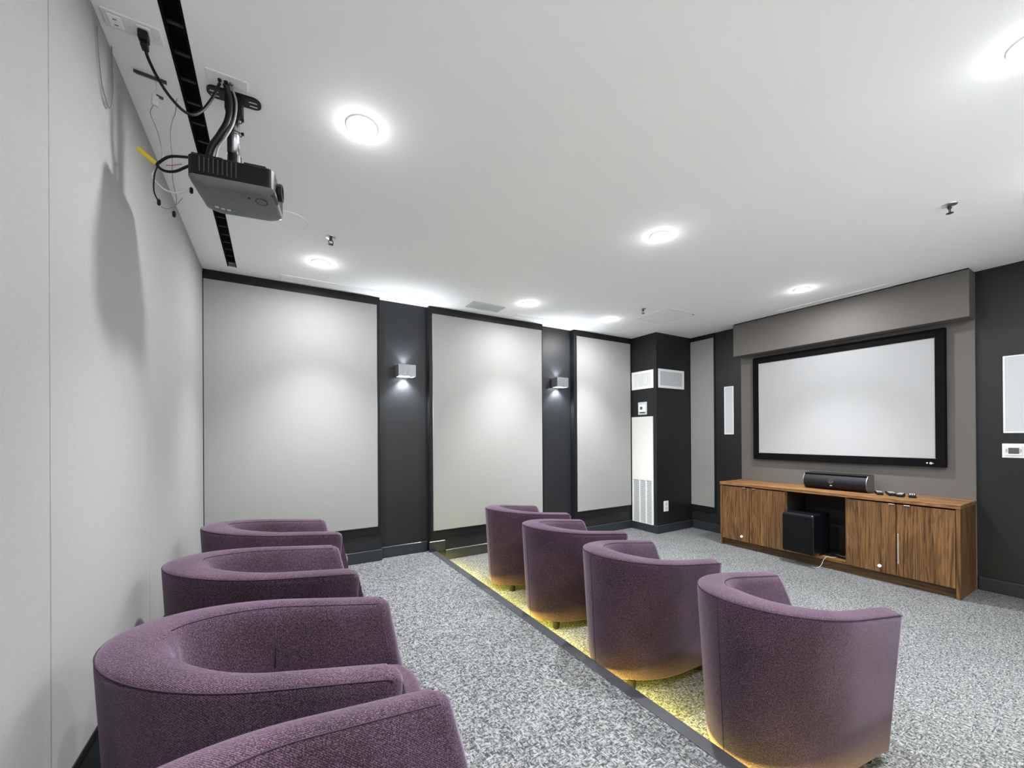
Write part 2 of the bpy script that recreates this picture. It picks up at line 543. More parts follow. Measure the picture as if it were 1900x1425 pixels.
def shell_bm():
    bm = bmesh.new()
    base = plan(0.0)
    n = len(base)
    def section(i, ext=0.0, shr=0.0):
        u0 = base[i][0]
        zt = ztop(u0) - shr
        TH = thick(i)
        rows = []
        # (inset from outer wall along normal, z)
        prof = [(0.0, 0.048), (0.0, 0.060), (0.0, 0.25), (0.0, 0.45), (0.0, zt - 0.03), (0.001, zt - 0.012),
                (0.006, zt - 0.004), (0.014, zt), (0.030, zt + 0.005), (TH * 0.55, zt + 0.007), (TH - 0.026, zt + 0.004),
                (TH - 0.010, zt - 0.006), (TH - 0.001, zt - 0.022), (TH + 0.010, zt - 0.05), (TH + 0.036, 0.48), (TH + 0.050, 0.38), (TH + 0.050, 0.30)]
        for k, (off, z) in enumerate(prof):
            ins = CTP * max(0.0, 1 - z / zt) if k < 8 else 0.0
            if k == 0: ins += 0.008
            pu, pv, nu, nv = plan(ins)[i]
            mid = TH / 2
            o = off + (mid - off) * (shr / mid) if shr else off
            lean = 0.0
            if k >= 11:
                wgt = max(0.0, 1 - i / 8, 1 - (n - 1 - i) / 8)
                lean = 0.042 * wgt * min(1.0, (zt - z) / 0.20)
            rows.append((pu - nu * o + ext + lean, pv - nv * o, z))
        return rows
    secs = []
    E_ = 0.042
    for a in (90, 60, 30):
        ar = math.radians(a)
        secs.append(section(0, -E_ + E_ * math.sin(ar), E_ * (1 - math.cos(ar)) * 0.85))
    for i in range(0, n):
        ext = 0.0
        if i == 0 or i == n - 1: ext = -E_
        secs.append(section(i, ext))
    for a in (30, 60, 90):
        ar = math.radians(a)
        secs.append(section(n - 1, -E_ + E_ * math.sin(ar), E_ * (1 - math.cos(ar)) * 0.85))
    rings = [[bm.verts.new(p) for p in s] for s in secs]
    for a, b in zip(rings, rings[1:]):
        m_ = len(a)
        for k in range(m_):
            j = (k + 1) % m_
            bm.faces.new((a[k], a[j], b[j], b[k]))
    bm.faces.new(rings[0]); bm.faces.new(list(reversed(rings[-1])))
    return bm

def inner(u_scale=1.0, off=TH, ins=0.0):
    return [(u - nu * (off + thick(i) - TH), v - nv * (off + thick(i) - TH)) for i, (u, v, nu, nv) in enumerate(plan(ins))]

def seat_bm():
    """Cushion filling the tub, with a bowed rounded nose in front of the arms."""
    bm = bmesh.new()
    loop = inner(off=TH + 0.034)
    body = [(min(u, CD - 0.02), v) for u, v in loop]
    wi = abs(body[0][1])
    front = []
    for k in range(0, 13):
        t = -1 + 2 * k / 12
        front.append((CD + 0.004 + 0.080 * (1 - t * t) ** 0.6, wi * t))
    outline = body + front[1:-1]
    cu = sum(p[0] for p in outline) / len(outline)
    def lay(s, z, du=0.0):
        return [bm.verts.new((cu + (p[0] - cu) * s, p[1] * s, z + 0.018 * (p[0] - 0.4))) for p in outline]
    L_ = [lay(0.97, 0.27), lay(1.0, 0.29), lay(1.0, 0.385), lay(0.985, 0.405), lay(0.93, 0.420), lay(0.75, 0.428), lay(0.4, 0.432)]
    for a, b in zip(L_, L_[1:]):
        for k in range(len(a)):
            j = (k + 1) % len(a)
            bm.faces.new((a[k], a[j], b[j], b[k]))
    bm.faces.new(L_[0]); bm.faces.new(list(reversed(L_[-1])))
    return bm

def build_chair():
    t = empty('tub_chair', (0, 0, 0))
    piv = CD / 2 * 0 + 0.35
    sh = obj('shell', shell_bm(), 'purple', t, True, (-piv, 0, 0))
    md = sh.modifiers.new('edge', 'EDGE_SPLIT'); md.split_angle = math.radians(48)
    st = obj('seat_cushion', seat_bm(), 'purple', t, True, (-piv, 0, 0))
    fp = bmesh.new()
    wi = CW - TH - 0.03
    add_box(fp, (CD - 0.13, -wi, 0.048), (CD - 0.020, wi, 0.285), 0.015, 3)
    obj('front_panel', fp, 'purple', t, False, (-piv, 0, 0))
    ub = bmesh.new()
    vs_ = [(u, v) for u, v in inner(off=0.05, ins=CTP)]
    lowr = [ub.verts.new((u, v, 0.046)) for u, v in vs_]
    upr = [ub.verts.new((u, v, 0.056)) for u, v in vs_]
    for k in range(len(vs_)):
        j = (k + 1) % len(vs_)
        ub.faces.new((lowr[k], lowr[j], upr[j], upr[k]))
    ub.faces.new(lowr); ub.faces.new(list(reversed(upr)))
    obj('underside', ub, 'midgrey', t, False, (-piv, 0, 0))
    for u, v in ((0.15, 0.15), (0.15, -0.15), (CD - 0.13, 0.20), (CD - 0.13, -0.20)):
        lathe('leg', [(0.020, 0.0), (0.023, 0.005), (0.026, 0.050)], 'blackplastic', t, 16, (u - piv, v, 0))
    # stitched seams: round the outer rim, round the inner rim, down the back and inside the arms
    base = plan(0.0)
    bm = bmesh.new()
    pts = [(u - nu * 0.003, v - nv * 0.003, ztop(u) - 0.0075) for u, v, nu, nv in base]
    pts = [(pts[0][0] - 0.028,) + pts[0][1:]] + pts[1:-1] + [(pts[-1][0] - 0.028,) + pts[-1][1:]]
    add_tube(bm, pts, 0.0022, 5)
    obj('rim_seam', bm, 'seam', t, True, (-piv, 0, 0))
    bm = bmesh.new()
    pts = [(u - nu * (thick(i) - 0.012), v - nv * (thick(i) - 0.012), ztop(u) - 0.0035) for i, (u, v, nu, nv) in enumerate(base)]
    pts = [(pts[0][0] - 0.04,) + pts[0][1:]] + pts[1:len(pts) // 2 - 2]
    add_tube(bm, pts, 0.0017, 5)
    obj('rim_seam', bm, 'seam', t, True, (-piv, 0, 0))
    for idx in (len(base) // 2,):
        bm = bmesh.new()
        pp = []
        for z in (0.056, 0.2, 0.35, 0.5, ztop(base[idx][0]) - 0.012):
            zt = ztop(base[idx][0])
            u, v, nu, nv = plan(CTP * (1 - z / zt))[idx]
            pp.append((u + nu * 0.0, v + nv * 0.0, z))
        add_tube(bm, pp, 0.0020, 5)
        obj('side_seam', bm, 'seam', t, True, (-piv, 0, 0))
    for idx in (10, len(base) - 11):
        u, v, nu, nv = base[idx]
        bm = bmesh.new()
        tk = thick(idx)
        add_tube(bm, [(u - nu * (tk + 0.008), v - nv * (tk + 0.008), ztop(u) - 0.045), (u - nu * (tk + 0.037), v - nv * (tk + 0.037), 0.48)], 0.0016, 5)
        obj('side_seam', bm, 'seam', t, True, (-piv, 0, 0))
    return t

def copy_tree(o, parent=None):
    c = o.copy()
    COL.objects.link(c)
    c.parent = parent
    for ch in o.children:
        copy_tree(ch, c)
    return c

CHAIRS = [
    (1.985, 3.193, 0.0, 4.0, 'mauve tub chair of the front row farthest away, nearest the panelled wall', 'front row of tub chairs'),
    (1.910, 2.433, 0.0, -0.4, 'mauve tub chair second from the panelled wall in the front row', 'front row of tub chairs'),
    (1.856, 1.677, 0.0, -3.0, 'mauve tub chair third from the panelled wall in the front row', 'front row of tub chairs'),
    (1.872, 0.927, 0.0, -7.0, 'largest mauve tub chair of the front row, closest to the viewer', 'front row of tub chairs'),
    (-0.023, 3.046, HS, 5.3, 'mauve tub chair of the back row on the platform, nearest the panelled wall', 'back row of tub chairs'),
    (-0.054, 2.228, HS, 2.5, 'mauve tub chair second from the panelled wall in the back row on the platform', 'back row of tub chairs'),
    (-0.042, 1.405, HS, -10.1, 'mauve tub chair of the back row with the whole seat interior in view', 'back row of tub chairs'),
    (-0.010, 0.676, HS, 2.0, 'mauve tub chair cut off by the bottom edge of the picture', 'back row of tub chairs'),
]
proto = build_chair()
for i, (x, y, z, a, lab, grp) in enumerate(CHAIRS):
    c = proto if i == 0 else copy_tree(proto)
    c.location = (x, y, z)
    c.rotation_euler = (0, 0, math.radians(a))
    tag(c, lab, 'chair', grp)

# ------------------------------------------------------------------ media cabinet
CX = 4.775
cab = empty('media_cabinet', (CX, 0, 0), 0, 'long walnut media cabinet with four doors and an open middle bay', 'cabinet')
CY0, CY1 = 0.948, 2.975
dep = XF - 0.022 - CX - 0.002
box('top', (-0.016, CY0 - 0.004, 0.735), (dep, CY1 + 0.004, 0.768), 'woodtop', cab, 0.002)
box('side_panel', (-0.010, CY0, 0.0), (dep, CY0 + 0.026, 0.735), 'wood', cab, 0.001)
box('side_panel', (-0.010, CY1 - 0.022, 0.0), (dep, CY1, 0.735), 'wood', cab, 0.001)
box('divider', (0.004, 2.236, 0.105), (dep - 0.02, 2.254, 0.735), 'wood', cab)
box('divider', (0.004, 1.694, 0.105), (dep - 0.02, 1.712, 0.735), 'wood', cab)
box('bottom_shelf', (0.0, CY0 + 0.026, 0.085), (dep - 0.02, CY1 - 0.022, 0.105), 'woodtop', cab)
box('back_panel', (dep - 0.018, CY0 + 0.026, 0.085), (dep, CY1 - 0.022, 0.735), 'interior', cab)
for a, b in ((2.2355, 2.230), (1.712, 1.7175)):
    box('liner', (0.03, a, 0.106), (dep - 0.02, b, 0.734), 'interior', cab)
box('liner', (0.02, 1.718, 0.7295), (dep - 0.02, 2.229, 0.7345), 'interior', cab)
box('liner', (0.09, 1.718, 0.1055), (dep - 0.02, 2.229, 0.108), 'interior', cab)
box('plinth', (0.022, CY0 + 0.026, 0.0), (0.040, CY1 - 0.022, 0.085), 'wooddark', cab)
doors = [(2.625, 2.951, 0.085), (2.245, 2.619, 0.085), (1.342, 1.700, 0.088), (0.976, 1.336, 0.088)]
for i, (a, b, z) in enumerate(doors):
    d = box('door', (-0.012, a, z), (0.004, b, 0.722), 'wood', cab, 0.0015)
    ty = (2.676, 2.565, 1.367, 1.264)[i]
    box('finger_tab', (-0.026, ty - 0.020, 0.716), (-0.004, ty + 0.020, 0.7225), 'chrome', d, 0.002)
    if i == 0: lathe('lock', [(0.0, -0.026), (0.011, -0.025), (0.0145, -0.020), (0.0145, -0.012)], 'white', d, 18, (0, 2.712, 0.141), 'x')
    if i == 2: lathe('lock', [(0.0, -0.026), (0.011, -0.025), (0.0145, -0.020), (0.0145, -0.012)], 'white', d, 18, (0, 1.453, 0.143), 'x')
    if i == 3:
        hb = bmesh.new()
        add_box(hb, (-0.030, 1.316, 0.197), (-0.022, 1.328, 0.465), 0.003)
        add_box(hb, (-0.024, 1.318, 0.215), (-0.012, 1.326, 0.223))
        add_box(hb, (-0.024, 1.318, 0.440), (-0.012, 1.326, 0.448))
        obj('handle', hb, 'chrome', d)

# subwoofer in the open bay
sub = empty('subwoofer', (4.645, 2.075, 0.105), math.radians(-1.5), 'black subwoofer box standing in the open bay of the walnut cabinet', 'speaker')
box('body', (0.012, -0.144, 0.018), (0.36, 0.144, 0.425), 'blackgloss', sub, 0.016, 3)
box('grille', (0.0, -0.140, 0.030), (0.014, 0.140, 0.405), 'subgrille', sub, 0.005)
for dx, dy in ((0.165, -0.11), (0.165, 0.11), (0.32, -0.11), (0.32, 0.11)):
    lathe('foot', [(0.014, 0.0), (0.017, 0.018)], 'chrome' if dx < .2 else 'blackplastic', sub, 14, (dx, dy, 0))
tag(tube('cable', [(4.86, 1.82, 0.112), (4.81, 1.84, 0.112), (4.775, 1.865, 0.118), (4.752, 1.885, 0.085), (4.735, 1.90, 0.03), (4.715, 1.925, 0.004), (4.69, 1.96, 0.003)], 0.0018, 'whitewire'),
    'thin white cable hanging out of the cabinet bay beside the subwoofer', 'cable')
tag(tube('cable', [(5.05, 1.74, 0.113), (4.98, 1.79, 0.113), (4.92, 1.75, 0.113), (4.90, 1.80, 0.125), (4.96, 1.86, 0.113)], 0.004, 'greywire'),
    'grey cable coiled on the floor of the open cabinet bay', 'cable')

# centre speaker on the cabinet
cs = empty('centre_speaker', (4.985, 1.875, 0.768), 0, 'long black curved speaker lying on the cabinet under the screen', 'speaker')
def curved(y0, y1, grow, mat, name):
    prof = []
    for k in range(15):
        a = math.radians(-52 + 104 * k / 14)
        prof.append((0.095 - (0.132 + grow) * math.cos(a) + 0.0, 0.085 + (0.100 + grow) * math.sin(a)))
    prof += [(0.15, 0.168 + grow * .5), (0.15, 0.006)]
    bm = bmesh.new()
    a_ = [bm.verts.new((x, y0, max(z, 0.001))) for x, z in prof]
    b_ = [bm.verts.new((x, y1, max(z, 0.001))) for x, z in prof]
    for k in range(len(prof)):
        j = (k + 1) % len(prof)
        bm.faces.new((a_[k], a_[j], b_[j], b_[k]))
    bm.faces.new(a_); bm.faces.new(list(reversed(b_)))
    return obj(name, bm, mat, cs)
curved(-0.266, 0.266, 0.0, 'spkmesh', 'grille')
curved(-0.272, -0.266, 0.003, 'nickel', 'end_cap')
curved(0.266, 0.272, 0.003, 'nickel', 'end_cap')
box('top_rail', (-0.012, -0.266, 0.160), (0.150, 0.266, 0.172), 'blackgloss', cs, 0.004)
lathe('emblem', [(0.024, 0.0), (0.026, -0.003), (0.021, -0.004), (0.019, -0.001)], 'midgrey', cs, 24, (-0.0370, 0.02, 0.095), 'x')
box('badge', (-0.0345, 0.010, 0.045), (-0.028, 0.030, 0.053), 'white', cs, 0.002)

# remote controls
def remote(x, y, rz, ln, wd, label):
    t = empty('remote_control', (x, y, 0.768), math.radians(rz), label, 'remote control', 'remote controls on the cabinet')
    box('body', (-ln / 2, -wd / 2, 0.0), (ln / 2, wd / 2, 0.026), 'blackplastic', t, 0.007, 3)
    bm = bmesh.new()
    for i in range(5):
        for j in range(3):
            cx_, cy_ = -ln * 0.36 + i * ln * 0.14, (j - 1) * wd * 0.28
            add_box(bm, (cx_ - 0.004, cy_ - 0.004, 0.0255), (cx_ + 0.004, cy_ + 0.004, 0.0285))
    bt = obj('buttons', bm, 'grillegrey', t); bt['kind'] = 'stuff'
    box('display', (ln * 0.28, -wd * 0.3, 0.0255), (ln * 0.44, wd * 0.3, 0.027), 'chrome', t)
remote(5.01, 1.530, 24, 0.15, 0.048, 'black remote control on the cabinet, closest to the curved speaker')
remote(5.04, 1.452, 24, 0.19, 0.056, 'largest black remote control on the cabinet, second from the curved speaker')
remote(5.00, 1.370, 8, 0.15, 0.046, 'short black remote control on the cabinet, third from the curved speaker')
remote(5.03, 1.300, 14, 0.16, 0.050, 'black remote control at the right end of the group on the cabinet')

# ------------------------------------------------------------------ projection screen
ps = empty('projection_screen', (5.229, 1.955, 1.12), 0, 'large white projection screen in a wide black velvet frame', 'screen')
W2, HT = 0.774, 1.102
box('screen_surface', (-0.045, -W2 - 0.01, -0.01), (-0.038, W2 + 0.01, HT + 0.01), 'screen', ps)
def rail(name, pts):
    """pts: 8 corner tuples (inner front pair..)"""
    bm = bmesh.new()
    v = [bm.verts.new(p) for p in pts]
    for f in ((0, 1, 2, 3), (7, 6, 5, 4), (0, 4, 5, 1), (1, 5, 6, 2), (2, 6, 7, 3), (3, 7, 4, 0)):
        bm.faces.new([v[i] for i in f])
    bmesh.ops.bevel(bm, geom=bm.edges[:], offset=0.004, segments=2, affect='EDGES')
    return obj(name, bm, 'velvet', ps)
T = 0.078
def rail_between(a_in, a_out, b_in, b_out, name):
    # each end: inner (y,z) & outer (y,z); front face near the inner edge, slanting back outside
    xi, xm, xo = -0.058, -0.050, -0.001
    pts = [(xi, *a_in), (xm, *a_out), (xm, *b_out), (xi, *b_in), (xo, *a_in), (xo, *a_out), (xo, *b_out), (xo, *b_in)]
    return rail(name, pts)
inn = [(-W2, 0), (W2, 0), (W2, HT), (-W2, HT)]
out = [(-W2 - T + 0.012, -T), (W2 + T - 0.01, -T), (W2 + T - 0.01, HT + T), (-W2 - T + 0.012, HT + T)]
for k in range(4):
    j = (k + 1) % 4
    rail_between(inn[k], out[k], inn[j], out[j], 'frame_rail')
lathe('logo_mark', [(0.0, -0.0025), (0.006, -0.0025), (0.006, 0.0)], 'white', ps, 16, (-0.0545, -0.720, -0.042), 'x')
lathe('logo_mark', [(0.009, 0.0), (0.010, -0.0025), (0.006, -0.0025), (0.005, 0.0)], 'white', ps, 18, (-0.0545, -0.745, -0.043), 'x')
lathe('logo_mark', [(0.0, -0.0022), (0.003, -0.0022), (0.003, 0.0)], 'white', ps, 12, (-0.0545, -0.760, -0.044), 'x')

# ------------------------------------------------------------------ in-wall speakers and controls on the front wall
def inwall(yc, label):
    t = empty('wall_speaker', (XF, yc, 1.349), 0, label, 'speaker', 'flush white wall speakers')
    bm = bmesh.new()
    rect_frame(bm, -0.064, 0.064, 0.0, 0.641, 0.013, 'x', -0.008, 0.0, 0.002)
    obj('frame', bm, 'white', t)
    box('grille', (-0.005, -0.051, 0.013), (0.0, 0.051, 0.628), 'grillegrey', t)
inwall(3.146, 'slim white in-wall speaker between the screen bay and the corner column')
inwall(0.731, 'slim white in-wall speaker on the dark wall at the right edge')
kp = empty('wall_keypad', (XF, 0.740, 1.144), 0, 'white wall control plate with grey display under the right wall speaker', 'wall control')
box('plate', (-0.010, -0.062, 0.0), (0.0, 0.062, 0.118), 'white', kp, 0.003)
box('bezel', (-0.016, -0.045, 0.020), (-0.009, 0.045, 0.098), 'white', kp, 0.002)
box('display', (-0.018, -0.029, 0.035), (-0.0155, 0.027, 0.083), 'lcd', kp)
for k in (-0.037, 0.037):
    box('button', (-0.0185, k - 0.005, 0.045), (-0.0155, k + 0.005, 0.073), 'ventgrey', kp, 0.001)

# ------------------------------------------------------------------ column fittings
def register(name, face, a0, a1, z0, z1, label):
    """Supply grille. face 'x': on the x=4.501 face (a=y); face 'y': on the y=3.711 face (a=x)."""
    ca = (a0 + a1) / 2; h = z1 - z0; w = (a1 - a0) / 2
    t = empty(name, (4.501, ca, z0) if face == 'x' else (ca, 3.711, z0), 0, label, 'air vent', 'white supply grilles on the column')
    bm = bmesh.new()
    rect_frame(bm, -w, w, 0, h, 0.034, face, -0.010, 0.0, 0.002)
    obj('frame', bm, 'white', t)
    if face == 'x': box('backing', (-0.002, -w + 0.03, 0.03), (0.0, w - 0.03, h - 0.03), 'ventgrey', t)
    else: box('backing', (-w + 0.03, -0.002, 0.03), (w - 0.03, 0.0, h - 0.03), 'ventgrey', t)
    n = int((2 * w - 0.07) / 0.020)
    bm = bmesh.new()
    for k in range(n):
        c = -w + 0.045 + k * (2 * w - 0.09) / (n - 1)
        if face == 'x': add_box(bm, (-0.008, c - 0.007, 0.034), (-0.003, c + 0.007, h - 0.034))
        else: add_box(bm, (c - 0.007, -0.008, 0.034), (c + 0.007, -0.003, h - 0.034))
    obj('blades', bm, 'white' if face == 'x' else 'grillegrey', t)['kind'] = 'stuff'
register('supply_grille', 'x', 3.758, 4.140, 1.996, 2.250, 'white supply grille on the narrow left face of the column')
register('supply_grille', 'y', 4.540, 5.080, 1.995, 2.257, 'wide white supply grille on the right face of the column')

th = empty('thermostat', (4.501, 3.951, 1.634), 0, 'grey and white thermostat on the column below the supply grille', 'thermostat')
box('back_plate', (-0.006, -0.078, 0.0), (0.0, 0.078, 0.178), 'grillegrey', th, 0.002)
box('body', (-0.028, -0.062, 0.036), (-0.006, 0.050, 0.140), 'white', th, 0.005)
box('display', (-0.030, -0.020, 0.072), (-0.027, 0.022, 0.112), 'lcd', th)
box('slot', (-0.010, -0.040, 0.026), (-0.005, 0.040, 0.036), 'blackplastic', th)

fc = empty('fan_coil_panel', (4.501, 3.954, 0.085), 0, 'tall off-white access panel with return grille on the column', 'air vent')
box('panel', (-0.014, -0.187, 0.655), (0.0, 0.187, 1.520), 'offwhite', fc, 0.003)
bm = bmesh.new()
rect_frame(bm, -0.187, 0.187, 0.0, 0.655, 0.026, 'x', -0.014, 0.0, 0.002)
obj('grille_frame', bm, 'offwhite', fc)
for y_ in (-0.064, 0.050):
    box('grille_mullion', (-0.013, y_ - 0.010, 0.026), (-0.002, y_ + 0.010, 0.629), 'offwhite', fc, 0.001)
box('grille_backing', (-0.002, -0.165, 0.02), (0.0, 0.165, 0.635), 'midgrey', fc)
bm = bmesh.new()
for k in range(36):
    z_ = 0.034 + k * 0.0168
    add_box(bm, (-0.010, -0.162, z_ - 0.0052), (-0.003, 0.162, z_ + 0.0052))
obj('louvres', bm, 'grillegrey', fc)['kind'] = 'stuff'

ol = empty('wall_outlet', (4.678, 3.711, 0.290), 0, 'white wall outlet low on the right face of the column', 'outlet')
box('plate', (-0.048, -0.007, 0.0), (0.048, 0.0, 0.143), 'white', ol, 0.003)
for z_ in (0.040, 0.103):
    s_ = lathe('socket', [(0.0, -0.010), (0.016, -0.010), (0.018, -0.006)], 'grillegrey', ol, 18, (0, 0, z_), 'y')
    for dx in (-0.006, 0.006):
        box('socket_slot', (dx - 0.001, -0.0108, z_ - 0.004), (dx + 0.001, -0.0098, z_ + 0.005), 'blackplastic', s_)

# ------------------------------------------------------------------ sconces
def sconce(x0, label):
    w, z0, h = 0.178, 1.967, 0.120
    yb, yf = YREC, 4.080
    t = empty('wall_sconce', (x0 + w / 2, yb, z0), 0, label, 'wall light', 'up and down box sconces')
    d = yf - yb
    bm = bmesh.new()
    th_ = 0.006
    for lo, hi in (((-w / 2, d, 0), (w / 2, d + th_, h)), ((-w / 2, d + th_, 0), (-w / 2 + th_, -0.012, h)), ((w / 2 - th_, d + th_, 0), (w / 2, -0.012, h)), ((-w / 2 + th_, -0.018, 0), (w / 2 - th_, -0.012, h))):
        add_box(bm, lo, hi, 0.001)
    obj('housing', bm, 'nickel', t)
    box('wall_plate', (-w * 0.36, -0.012, 0.01), (w * 0.36, 0.0, h - 0.01), 'darkmetal', t, 0.002)
    box('lens', (-0.045, d + 0.012, 0.010), (0.045, -0.022, 0.022), 'sconce_glow', t)
    box('lens', (-0.045, d + 0.012, h - 0.022), (0.045, -0.022, h - 0.010), 'sconce_glow', t)
    for zz, ang in ((-0.004, 0.0), (h + 0.004, math.pi)):
        s = bpy.data.lights.new('sconce_beam', 'SPOT')
        s.energy = SCONCE_W if ang == 0 else SCONCE_W * 0.34; s.spot_size = math.radians(120 if ang == 0 else 110); s.spot_blend = 0.8; s.shadow_soft_size = 0.02
        s.color = (0.88, 0.94, 1.0)
        o = bpy.data.objects.new('sconce_beam', s)
        o.location = (0, -0.042, zz); o.rotation_euler = (ang, 0, 0)
        link(o, t)
sconce(1.098, 'brushed metal box sconce in the wider recess, left of the two')
sconce(3.098, 'brushed metal box sconce in the recess nearer the column')

# ------------------------------------------------------------------ ceiling fittings
slot = empty('slot_diffuser', ((SX0 + SX1) / 2, 0, H), 0, 'long black linear slot running along the ceiling behind the projector', 'slot diffuser')
bm = bmesh.new()
hwid = (SX1 - SX0) / 2
add_box(bm, (-hwid, SY0, 0.045), (hwid, SY1, 0.055))
add_box(bm, (-hwid - 0.004, SY0, -0.001), (-hwid + 0.003, SY1, 0.05))
add_box(bm, (hwid - 0.003, SY0, -0.001), (hwid + 0.004, SY1, 0.05))
obj('channel', bm, 'velvet', slot)
nb = 29
for k in range(nb):
    y_ = SY0 + 0.05 + k * (SY1 - SY0 - 0.1) / (nb - 1)
    box('cross_bar', (-hwid + 0.003, y_ - 0.006, 0.020), (hwid - 0.003, y_ + 0.006, 0.026), 'slotbar', slot)
box('end_cap', (-hwid, SY1 - 0.030, 0.001), (hwid, SY1 - 0.004, 0.006), 'greyplastic', slot)

def sprinkler(x, y, label):
    t = empty('sprinkler_head', (x, y, H), 0, label, 'sprinkler', 'pendent sprinkler heads')
    lathe('escutcheon', [(0.036, 0.0), (0.034, -0.004), (0.016, -0.010), (0.012, -0.010)], 'chrome', t, 24)
    lathe('body', [(0.010, -0.008), (0.010, -0.024), (0.006, -0.026)], 'darkmetal', t, 16)
    bm = bmesh.new()
    for s in (-1, 1):
        add_tube(bm, spline([(s * 0.008, 0, -0.022), (s * 0.015, 0, -0.034), (s * 0.010, 0, -0.046), (0, 0, -0.050)], 5), 0.0025, 6)
    obj('yoke', bm, 'darkmetal', t)
    lathe('deflector', [(0.0, -0.050), (0.017, -0.051), (0.017, -0.053), (0.0, -0.055)], 'darkmetal', t, 16)
sprinkler(3.566, 0.743, 'metal ceiling sprinkler on the right side of the ceiling')
sprinkler(0.357, 3.060, 'metal ceiling sprinkler beside the first cream wall panel downlight')
sprinkler(3.539, 3.092, 'metal ceiling sprinkler near the ceiling hatch by the column')

def roundspk(x, y, r, label):
    t = empty('ceiling_speaker', (x, y, H), 0, label, 'ceiling speaker', 'round white ceiling speakers')
    lathe('rim', [(r - 0.014, 0.0), (r - 0.014, -0.004), (r - 0.004, -0.007), (r, -0.004), (r, 0.0)], 'ceilwhite', t, 48)
    lathe('grille', [(0.0, -0.003), (r - 0.014, -0.003), (r - 0.014, 0.0)], 'ceiling', t, 48)
roundspk(0.095, 2.955, 0.118, 'round white ceiling speaker partly hidden by the projector')
roundspk(1.672, 3.563, 0.118, 'round white ceiling speaker above the middle cream panel')

cv = empty('ceiling_vent', (1.990, 3.880, H), 0, 'pale grey rectangular ceiling vent by the middle cream panel', 'air vent')
bm = bmesh.new()
rect_frame(bm, -0.195, 0.195, -0.105, 0.105, 0.022, 'z', -0.008, 0.0, 0.002)
obj('frame', bm, 'grillegrey', cv)
bm = bmesh.new()
for k in range(12):
    y_ = -0.075 + k * 0.150 / 11
    add_box(bm, (-0.173, y_ - 0.005, -0.006), (0.173, y_ + 0.005, -0.001))
obj('blades', bm, 'grillegrey', cv)['kind'] = 'stuff'

def strip(name, cx, cy, lx, ly, label):
    t = empty(name, (cx, cy, H), 0, label, 'air diffuser', 'white linear ceiling diffusers')
    bm = bmesh.new()
    rect_frame(bm, -lx / 2, lx / 2, -ly / 2, ly / 2, 0.022, 'z', -0.006, 0.0, 0.002)
    obj('frame', bm, 'ceilwhite', t)
    box('gap', (-lx / 2 + .022, -ly / 2 + .022, -0.0012), (lx / 2 - .022, ly / 2 - .022, 0.0), 'ventgrey', t)
    if lx > ly:
        box('blade', (-lx / 2 + .022, -ly / 2 + .030, -0.004), (lx / 2 - .022, ly / 2 - .022, 0.0), 'ceilwhite', t)
    else:
        box('blade', (-lx / 2 + .030, -ly / 2 + .022, -0.004), (lx / 2 - .022, ly / 2 - .022, 0.0), 'ceilwhite', t)
strip('linear_diffuser', 0.745, 4.040, 1.36, 0.150, 'white linear ceiling diffuser above the first cream panel')
strip('linear_diffuser', 3.115, 4.010, 1.40, 0.150, 'white linear ceiling diffuser above the recess nearer the column')
strip('linear_diffuser', 4.995, 1.915, 0.120, 0.98, 'white linear ceiling diffuser in front of the taupe bulkhead')

ha = empty('ceiling_hatch', (3.99, 3.165, H), 0, 'square white access hatch in the ceiling near the column', 'hatch')
bm = bmesh.new()
rect_frame(bm, -0.255, 0.255, -0.245, 0.245, 0.016, 'z', -0.0035, 0.0, 0.001)
obj('frame', bm, 'ceilwhite', ha)
box('gap', (-0.239, -0.229, -0.0012), (0.239, 0.229, 0.0), 'ventgrey', ha)
box('lid', (-0.231, -0.221, -0.003), (0.231, 0.221, 0.0), 'ceilwhite', ha)
lathe('latch', [(0.0, -0.008), (0.008, -0.008), (0.008, -0.003)], 'darkmetal', ha, 12, (0.22, -0.225, 0))

# ceiling outlet plate, cable plate, bare junction slot
op = empty('ceiling_outlet', (-0.398, 1.820, H), 0, 'long white outlet plate on the ceiling with a black plug in it', 'outlet')
box('plate', (-0.076, -0.036, -0.006), (0.076, 0.036, 0.0), 'white', op, 0.003)
for dx in (-0.045, 0.028):
    s_ = box('socket', (dx - 0.017, -0.024, -0.0085), (dx + 0.017, 0.024, -0.005), 'ceilwhite', op, 0.002)
    for dy in (-0.010, 0.012):
        box('socket_slot', (dx - 0.005, dy - 0.0015, -0.0092), (dx + 0.005, dy + 0.0015, -0.008), 'midgrey', s_)
for dx in (-0.010, 0.066):
    lathe('screw', [(0.0, -0.0078), (0.003, -0.0075), (0.0035, -0.0055)], 'chrome', op, 10, (dx, 0, 0))

pc = empty('power_cord', (-0.372, 1.818, H - 0.0095), 0, 'black power cord with plug draping from the ceiling outlet to the projector mount', 'cord')
bm = bmesh.new()
add_box(bm, (-0.014, -0.017, -0.030), (0.014, 0.017, 0.0), 0.005, 2)
add_box(bm, (-0.010, -0.004, -0.046), (0.010, 0.028, -0.022), 0.005, 2)
obj('plug', bm, 'blackplastic', pc)
off = Vector((0.372, -1.818, -(H - 0.0095)))
cordpts = [(-0.372, 1.840, 2.705), (-0.367, 1.850, 2.682), (-0.347, 1.860, 2.638), (-0.320, 1.870, 2.596), (-0.284, 1.880, 2.562), (-0.255, 1.895, 2.561), (-0.225, 1.910, 2.597), (-0.197, 1.920, 2.658), (-0.178, 1.925, 2.715), (-0.170, 1.926, 2.738)]
tube('lead', [Vector(p) + off for p in cordpts], 0.0052, 'blackplastic', pc)

